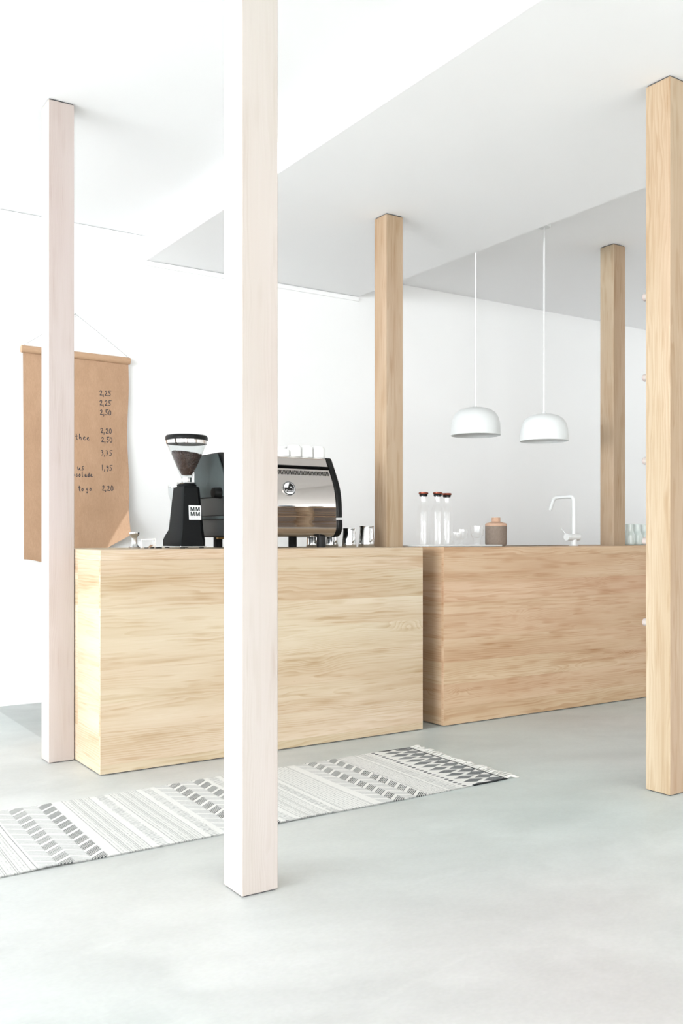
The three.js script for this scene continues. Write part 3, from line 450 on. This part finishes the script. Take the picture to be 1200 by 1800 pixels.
// ---------------------------------------------------------------- paper menu on the wall
{
  const W = 0.785, TOP = 2.55, o = thing('paper_menu', 'brown kraft paper menu with handwritten prices hanging from a roll', 'menu', [2.1675, TOP, RZ0]);
  const glyph = { '0': [[[.5, 1], [.12, .7], [.2, .1], [.6, 0], [.9, .35], [.8, .85], [.5, 1]]], '1': [[[.45, 1], [.5, 0]]], '2': [[[.15, .75], [.4, 1], [.75, .85], [.6, .45], [.1, 0], [.5, .06], [.95, .02]]], '3': [[[.15, .9], [.6, 1], [.7, .75], [.35, .55], [.8, .4], [.65, .02], [.15, .05]]], '5': [[[.3, 1], [.25, .55], [.65, .6], [.8, .25], [.5, 0], [.15, .08]], [[.3, 1], [1, 1.05]]], '7': [[[.1, .95], [.8, .98], [.35, 0]], [[.25, .5], [.8, .52]]], '9': [[[.8, .75], [.5, 1], [.2, .7], [.5, .5], [.8, .8], [.75, .2], [.4, -.15]]], ',': [[[.3, .12], [.35, -.05], [.2, -.25]]], ' ': [],
    t: [[[.4, .9], [.4, .1], [.7, 0]], [[.1, .6], [.75, .62]]], h: [[[.2, 1], [.2, 0], [.3, .4], [.6, .5], [.7, .3], [.75, 0]]], e: [[[.2, .25], [.7, .35], [.6, .55], [.3, .5], [.2, .2], [.45, 0], [.9, .1]]], u: [[[.15, .5], [.2, .05], [.55, .05], [.75, .5], [.75, .05], [.9, 0]]], s: [[[.8, .6], [.4, .6], [.35, .4], [.7, .25], [.5, 0], [.1, .02]]], c: [[[.75, .45], [.4, .5], [.2, .2], [.45, 0], [.8, .1]]], o: [[[.5, .5], [.15, .3], [.35, 0], [.75, .1], [.7, .45], [.5, .5]]], l: [[[.3, 1], [.3, .1], [.6, 0]]], a: [[[.7, .45], [.3, .5], [.15, .15], [.4, 0], [.7, .4], [.75, .05], [.95, .02]]], d: [[[.65, .4], [.3, .5], [.15, .15], [.4, 0], [.68, .3], [.7, 1], [.75, .02]]], g: [[[.7, .45], [.35, .5], [.2, .2], [.5, .05], [.7, .4], [.65, -.35], [.3, -.4], [.25, -.2]]] };
  const HM = 1.56, PX = 1024, PY = 2040, menuMap = canvasTex(PX, PY, (c) => {
    const img = c.createImageData(PX, PY), d = img.data;
    for (let j = 0, k = 0; j < PY; j++) for (let i = 0; i < PX; i++, k += 4) { const n = 7 * fbm(i * 0.012, j * 0.006, 3) + 5 * noise(i * 0.35, j * 0.05) + 9 * (hash(i >> 1, j >> 1) - 0.5); d[k] = 173 + n; d[k + 1] = 139 + n; d[k + 2] = 110 + n; d[k + 3] = 255; }
    c.putImageData(img, 0, 0); c.strokeStyle = '#2b2a33'; c.lineWidth = 7; c.lineCap = c.lineJoin = 'round';
    const write = (s, x, y, h, w = 0.62) => { let cx = (x - 1.775) / W * PX; const cy = (TOP - y) / HM * PY, hp = h / HM * PY; for (const ch of s) { const gw = hp * w * (ch === ',' ? 0.5 : 1); for (const st of glyph[ch] ?? []) { const P = st.map(([a, b]) => [cx + a * gw + (rnd() - 0.5) * 3, cy - b * hp + (rnd() - 0.5) * 3]); c.beginPath(); c.moveTo(...P[0]); for (let i = 1; i < P.length - 1; i++) c.quadraticCurveTo(...P[i], (P[i][0] + P[i + 1][0]) / 2, (P[i][1] + P[i + 1][1]) / 2); c.lineTo(...P.at(-1)); c.stroke(); } cx += gw * 1.12; } };
    for (const [s, y, x] of [['2,25', 2.268, 2.336], ['2,25', 2.194, 2.336], ['2,50', 2.122, 2.338], ['2,20', 1.985, 2.342], ['2,50', 1.918, 2.347], ['3,75', 1.818, 2.344], ['1,95', 1.706, 2.344], ['2,20', 1.553, 2.352]]) write(s, x, y, 0.038);
    write('thee', 2.150, 1.925, 0.042, 0.6); write('us', 2.165, 1.700, 0.045, 0.55); write('ocolade', 2.128, 1.652, 0.036, 0.55); write('to', 2.170, 1.545, 0.04, 0.5); write('go', 2.228, 1.548, 0.04, 0.55);
  });
  const paper = new THREE.MeshPhysicalMaterial({ map: menuMap, roughness: 0.75, side: THREE.DoubleSide }), nx = 60, ny = 110, pos = [], uv = [], idx = [];
  for (let j = 0; j <= ny; j++) for (let i = 0; i <= nx; i++) {
    const s = i / nx, t = j / ny; const bottom = 1.045 - 0.03 * Math.exp(-(((s - 0.22) / 0.12) ** 2)) + 0.075 * clamp((s - 0.3) / 0.5) + 0.10 * clamp((s - 0.78) / 0.22);
    let x = (s - 0.5) * W + 0.014 * t * (s - 0.5) * -1.2 + 0.006 * t * t * s, y = -t * (TOP - bottom), z = 0.028 + 0.006 * Math.sin(s * 9 + t * 4) * t + 0.012 * t * Math.sin(s * 3.1) + 0.03 * t * t * clamp((s - 0.6) / 0.4);
    x += 0.006 * Math.sin(t * 11) * clamp((s - 0.8) * 5);
    // lower right corner lifts off the wall along a slanted crease
    const e = (s - 1) * 0.9 + (t - 0.86) * 1.4; if (e > 0) { z += e * 0.42; x -= e * 0.06; }
    pos.push(x, y, z); uv.push(s, 1 - t * (TOP - bottom) / HM);
    if (i && j) { const a = (j - 1) * (nx + 1) + i - 1, b = a + 1, c = a + nx + 1, d = c + 1; idx.push(a, c, b, b, c, d); }
  }
  const g = new THREE.BufferGeometry(); g.setAttribute('position', new THREE.Float32BufferAttribute(pos, 3)); g.setAttribute('uv', new THREE.Float32BufferAttribute(uv, 2)); g.setIndex(idx); g.computeVertexNormals();
  part('paper_sheet', g, paper, o, 'brown paper with dark handwriting');
  const kraft = new THREE.MeshPhysicalMaterial({ map: speck(21, [182, 148, 118], 8, 40), roughness: 0.7 }); const rl = new THREE.CylinderGeometry(0.027, 0.027, 0.809, 32); rl.rotateZ(Math.PI / 2 - 0.008); rl.translate(0, 0.0, 0.029); part('paper_roll', rl, kraft, o, 'rolled paper tube');
  const th = new THREE.MeshPhysicalMaterial({ color: C(140, 142, 141), roughness: 0.8 }); part('thread', [tube([[-0.40, 0.02, 0.03], [-0.2, 0.165, 0.02], [-0.008, 0.308, 0.012]], 0.0016, 8, 6), tube([[0.40, 0.02, 0.03], [0.2, 0.165, 0.02], [-0.008, 0.308, 0.012]], 0.0016, 8, 6)], th, o, 'thin white hanging thread');
  part('hook', bentTube([[-0.008, 0.316, 0], [-0.008, 0.316, 0.014], [-0.008, 0.29, 0.014], [-0.008, 0.286, 0.002]], 0.0025, 0.006, 8), M.steel, o);
}
// ---------------------------------------------------------------- rug
{
  const RXA = 0.25, RXB = 3.245, ZA = -4.224, ZB2 = -3.408, L = RXB - RXA, Wd = ZB2 - ZA;
  const o = thing('woven_rug', 'long white flatweave rug with grey and black geometric bands', 'rug', [(RXA + RXB) / 2, 0, (ZA + ZB2) / 2]);
  const PX = 2048, PY = 768, map = canvasTex(PX, PY, (c) => {
    const X = (x) => (x - RXA) / L * PX, Y = (z) => (z / Wd) * PY, ink = (a, b = 0) => `rgba(${30 + b},${34 + b},${36 + b},${a})`;
    c.fillStyle = '#dededa'; c.fillRect(0, 0, PX, PY);
    const ticks = (x0, x1, a) => { for (let z = 0.004; z < Wd; z += 0.0135) { c.strokeStyle = ink(a * mix(0.4, 1, rnd())); c.lineWidth = 4.2; c.beginPath(); c.moveTo(X(x0 + rnd() * 0.006), Y(z)); c.lineTo(X(x1 - rnd() * 0.006), Y(z - 0.004)); c.stroke(); } };
    const fill = (x0, x1, a) => { c.fillStyle = ink(a); c.fillRect(X(x0), 0, X(x1) - X(x0), PY); };
    const vline = (x, a, w = 2) => { c.fillStyle = ink(a); c.fillRect(X(x), 0, w, PY); };
    const dots = (x0, x1, n, a) => { for (let k = 0; k < n; k++) { const x = mix(x0, x1, (k + 0.5) / n); for (let z = 0; z < Wd; z += 0.011) { c.fillStyle = ink(a * mix(0.2, 1, rnd())); c.fillRect(X(x), Y(z + rnd() * 0.003), 3.4, 5.5); } } };
    const lines = (x0, x1) => { fill(x0, x1, 0.03); const w = x1 - x0; for (const f of [0, 0.30, 0.36, 0.64, 0.70, 1]) vline(x0 + f * w, 0.32, 2); dots(x0 + 0.05 * w, x0 + 0.28 * w, 2, 0.35); dots(x0 + 0.40 * w, x0 + 0.62 * w, 2, 0.35); dots(x0 + 0.74 * w, x0 + 0.96 * w, 2, 0.35); };
    const dotBand = (x0, x1) => { fill(x0, x1, 0.02); dots(x0, x1, 9, 0.45); vline(x0, 0.4); vline(x1, 0.3); };
    const darkRow = (x0, x1, a) => { const w = x1 - x0, pitch = 0.078; for (let z = -0.1; z < Wd + 0.1; z += pitch) for (let k = 0; k < 5; k++) { const z0 = z + k * 0.0115; c.strokeStyle = ink(a * mix(0.6, 1, rnd())); c.lineWidth = 3.8; c.beginPath(); c.moveTo(X(x0), Y(z0 + w * 0.9)); c.lineTo(X(x1), Y(z0)); c.stroke(); } };
    const greyRow = (x0, x1) => { const w = x1 - x0, pitch = 0.078; fill(x0, x1, 0.075); for (let z = -0.2; z < Wd + 0.1; z += pitch) { c.strokeStyle = '#e2e2de'; c.lineWidth = 8; c.beginPath(); c.moveTo(X(x0), Y(z)); c.lineTo(X(x1), Y(z + w * 0.75)); c.stroke(); for (let k = 1; k < 5; k++) { c.strokeStyle = ink(0.16); c.lineWidth = 2.5; c.beginPath(); c.moveTo(X(x0), Y(z + k * 0.0155)); c.lineTo(X(x1), Y(z + k * 0.0155 + w * 0.75)); c.stroke(); } } };
    const chevron = (x0, x1, a1, a2) => { const q = (x1 - x0) / 4; greyRow(x0, x0 + q); darkRow(x0 + q, x0 + 2 * q, a2); greyRow(x0 + 2 * q, x0 + 3 * q); darkRow(x0 + 3 * q, x1, a1); };
    // diamonds at the end
    { const xe = RXB, x0 = 2.99, n = 12, p = Wd / n; for (let k = 0; k <= n; k++) { const z = k * p; c.fillStyle = ink(0.9, mix(50, 95, rnd()) | 0);
        const dia = (xa, xb, zc, h) => { const xm = (xa + xb) / 2; c.beginPath(); c.moveTo(X(xa), Y(zc)); c.lineTo(X(xm), Y(zc - h)); c.lineTo(X(xb), Y(zc)); c.lineTo(X(xm), Y(zc + h)); c.closePath(); c.fill(); };
        dia(x0 + 0.02, x0 + 0.155, z, p * 0.42); dia(x0 + 0.125, x0 + 0.26, z + p / 2, p * 0.5); }
      fill(xe - 0.016, xe, 0.85); for (let z = 0; z < Wd; z += p / 2) { c.fillStyle = ink(0.8, 20); c.beginPath(); c.ellipse(X(2.975), Y(z + p / 4), 9, 9, 0, 0, 7); c.fill(); }
      c.fillStyle = ink(0.95); c.fillRect(X(x0 + 0.03), 0, X(xe) - X(x0 + 0.03), 12); c.fillRect(X(x0 + 0.03), PY - 12, X(xe) - X(x0 + 0.03), 12); }
    ticks(2.868, 2.93, 0.5); vline(2.938, 0.3); dotBand(2.745, 2.852); chevron(2.475, 2.735, 0.95, 0.9);
    dotBand(2.272, 2.425); ticks(2.205, 2.248, 0.55); lines(2.052, 2.187); ticks(1.976, 2.027, 0.5); chevron(1.70, 1.955, 0.95, 0.9);
    ticks(1.629, 1.675, 0.5); lines(1.477, 1.602); ticks(1.408, 1.456, 0.5); lines(1.255, 1.378); chevron(0.955, 1.208, 0.95, 0.7);
    vline(0.942, 0.5); lines(0.79, 0.92); ticks(0.72, 0.765, 0.5); dotBand(0.54, 0.69); chevron(0.28, 0.52, 0.9, 0.9);
    for (let i = 0; i < 26000; i++) { c.fillStyle = rnd() < 0.5 ? 'rgba(255,255,255,0.25)' : 'rgba(90,92,90,0.10)'; c.fillRect(rnd() * PX, rnd() * PY, 1 + rnd() * 3, 1 + rnd() * 3); }
  });
  map.anisotropy = 8;
  const mat = new THREE.MeshPhysicalMaterial({ map, roughness: 0.95, bumpMap: map, bumpScale: 0.0012 }), nx = 200, nz = 16, pos = [], uv = [], idx = [];
  const y = (x, z) => { const edge = Math.exp(-(((z - 0.5)) ** 2) / 0.004) , e2 = Math.exp(-(((z + 0.5)) ** 2) / 0.004); return 0.006 + 0.0018 * noise(x * 4 + 5, z * 3) + edge * 0.006 * clamp(noise(x * 5.3, 1.5) * 1.6 - 0.35) + e2 * 0.004 * clamp(noise(x * 4.1, 7.5) * 1.6 - 0.3); };
  for (const face of [1, 0]) { const base = pos.length / 3; for (let j = 0; j <= nz; j++) for (let i = 0; i <= nx; i++) { const s = i / nx, t = j / nz, x = (s - 0.5) * L, z = (t - 0.5) * Wd + 0.004 * noise(x * 2.2, 3), yy = y(x, t - 0.5); pos.push(x + (0.5 - t) * 0.02, face ? yy : Math.max(0.0005, yy - 0.005), z); uv.push(s, 1 - t); if (i && j) { const a = base + (j - 1) * (nx + 1) + i - 1, b = a + 1, c = a + nx + 1, d = c + 1; if (face) idx.push(a, c, b, b, c, d); else idx.push(a, b, c, b, d, c); } } }
  const R = (nx + 1) * (nz + 1); const side = (list) => { for (let k = 1; k < list.length; k++) { const a = list[k - 1], b = list[k]; idx.push(a, b, a + R, b, b + R, a + R, a, a + R, b, b, a + R, b + R); } };
  side([...Array(nx + 1)].map((_, i) => i)); side([...Array(nx + 1)].map((_, i) => nz * (nx + 1) + i)); side([...Array(nz + 1)].map((_, j) => j * (nx + 1))); side([...Array(nz + 1)].map((_, j) => j * (nx + 1) + nx));
  let g = new THREE.BufferGeometry(); g.setAttribute('position', new THREE.Float32BufferAttribute(pos, 3)); g.setAttribute('uv', new THREE.Float32BufferAttribute(uv, 2)); g.setIndex(idx); g = toCreasedNormals(g, 0.9);
  part('weave', g, mat, o, 'flat woven cotton with bands of chevrons and diamonds');
  const yarn = new THREE.MeshPhysicalMaterial({ color: C(218, 216, 210), roughness: 0.95 });
  for (let k = 0; k < 62; k++) { const z = (k + 0.5) / 62 - 0.5, zz = z * Wd, x = L / 2 - z * 0.02, l = mix(0.035, 0.075, rnd()), b = (rnd() - 0.5) * 0.03; part('tassel', tube([[x - 0.008, 0.006, zz], [x + l * 0.4, 0.007 + rnd() * 0.008, zz + b * 0.4], [x + l * 0.75, 0.005 + rnd() * 0.006, zz + b + (rnd() - 0.5) * 0.015], [x + l, 0.004, zz + b * 1.4]], 0.0036, 8, 5), yarn, o); }
}
// ---------------------------------------------------------------- furniture behind the camera, mirrored in the machine
{
  const o = thing('oak_shelf_unit', 'wide oak shelf unit in the front of the room, mirrored in the coffee machine', 'shelf', [6.2, 0, 0.3]);
  for (let k = 0; k < 8; k++) part('back_board', box(-0.9, 0.05 + k * 0.27, 0.36, 0.9, 0.318 + k * 0.27, 0.38, 0.001, 'h', [CL, 1.138], [0.1 * k, 0]), M.post, o);
  for (const y of [0.42, 0.92, 1.36, 1.78, 2.21]) part('shelf_board', box(-0.9, y, 0, 0.9, y + 0.05, 0.36, 0.002, 'h', [CL, 1.138]), M.bench, o);
  for (const x of [-1.95, -0.02, 1.9]) part('upright', box(x, 0, 0, x + 0.05, 2.26, 0.38, 0.002, 'v', [3.6, 0.56]), M.postShaded, o);
  const mug = new THREE.MeshPhysicalMaterial({ color: C(120, 138, 150), roughness: 0.4 }), bowl = new THREE.MeshPhysicalMaterial({ color: C(118, 112, 98), roughness: 0.5 });
  const m = thing('grey_blue_pot', 'round grey blue pot standing on the oak shelf unit', 'pot', [5.95, 2.2605, 0.46]); part('body', lathe([[0, 0], [0.06, 0], [0.09, 0.03], [0.1, 0.08], [0.085, 0.13], [0.07, 0.14], [0, 0.14]]), mug, m); const h = new THREE.TorusGeometry(0.04, 0.01, 8, 20, Math.PI); h.rotateZ(-Math.PI / 2); h.translate(0.09, 0.075, 0); part('handle', h, M.black, m);
  const w = thing('clay_bowl', 'brown clay bowl beside the grey blue pot on the oak shelf unit', 'bowl', [6.4, 2.2605, 0.46]); part('body', lathe([[0, 0], [0.05, 0], [0.09, 0.03], [0.1, 0.09], [0.096, 0.09], [0.085, 0.035], [0, 0.012]]), bowl, w);
}
shade(scene);
renderer.render(scene, camera);
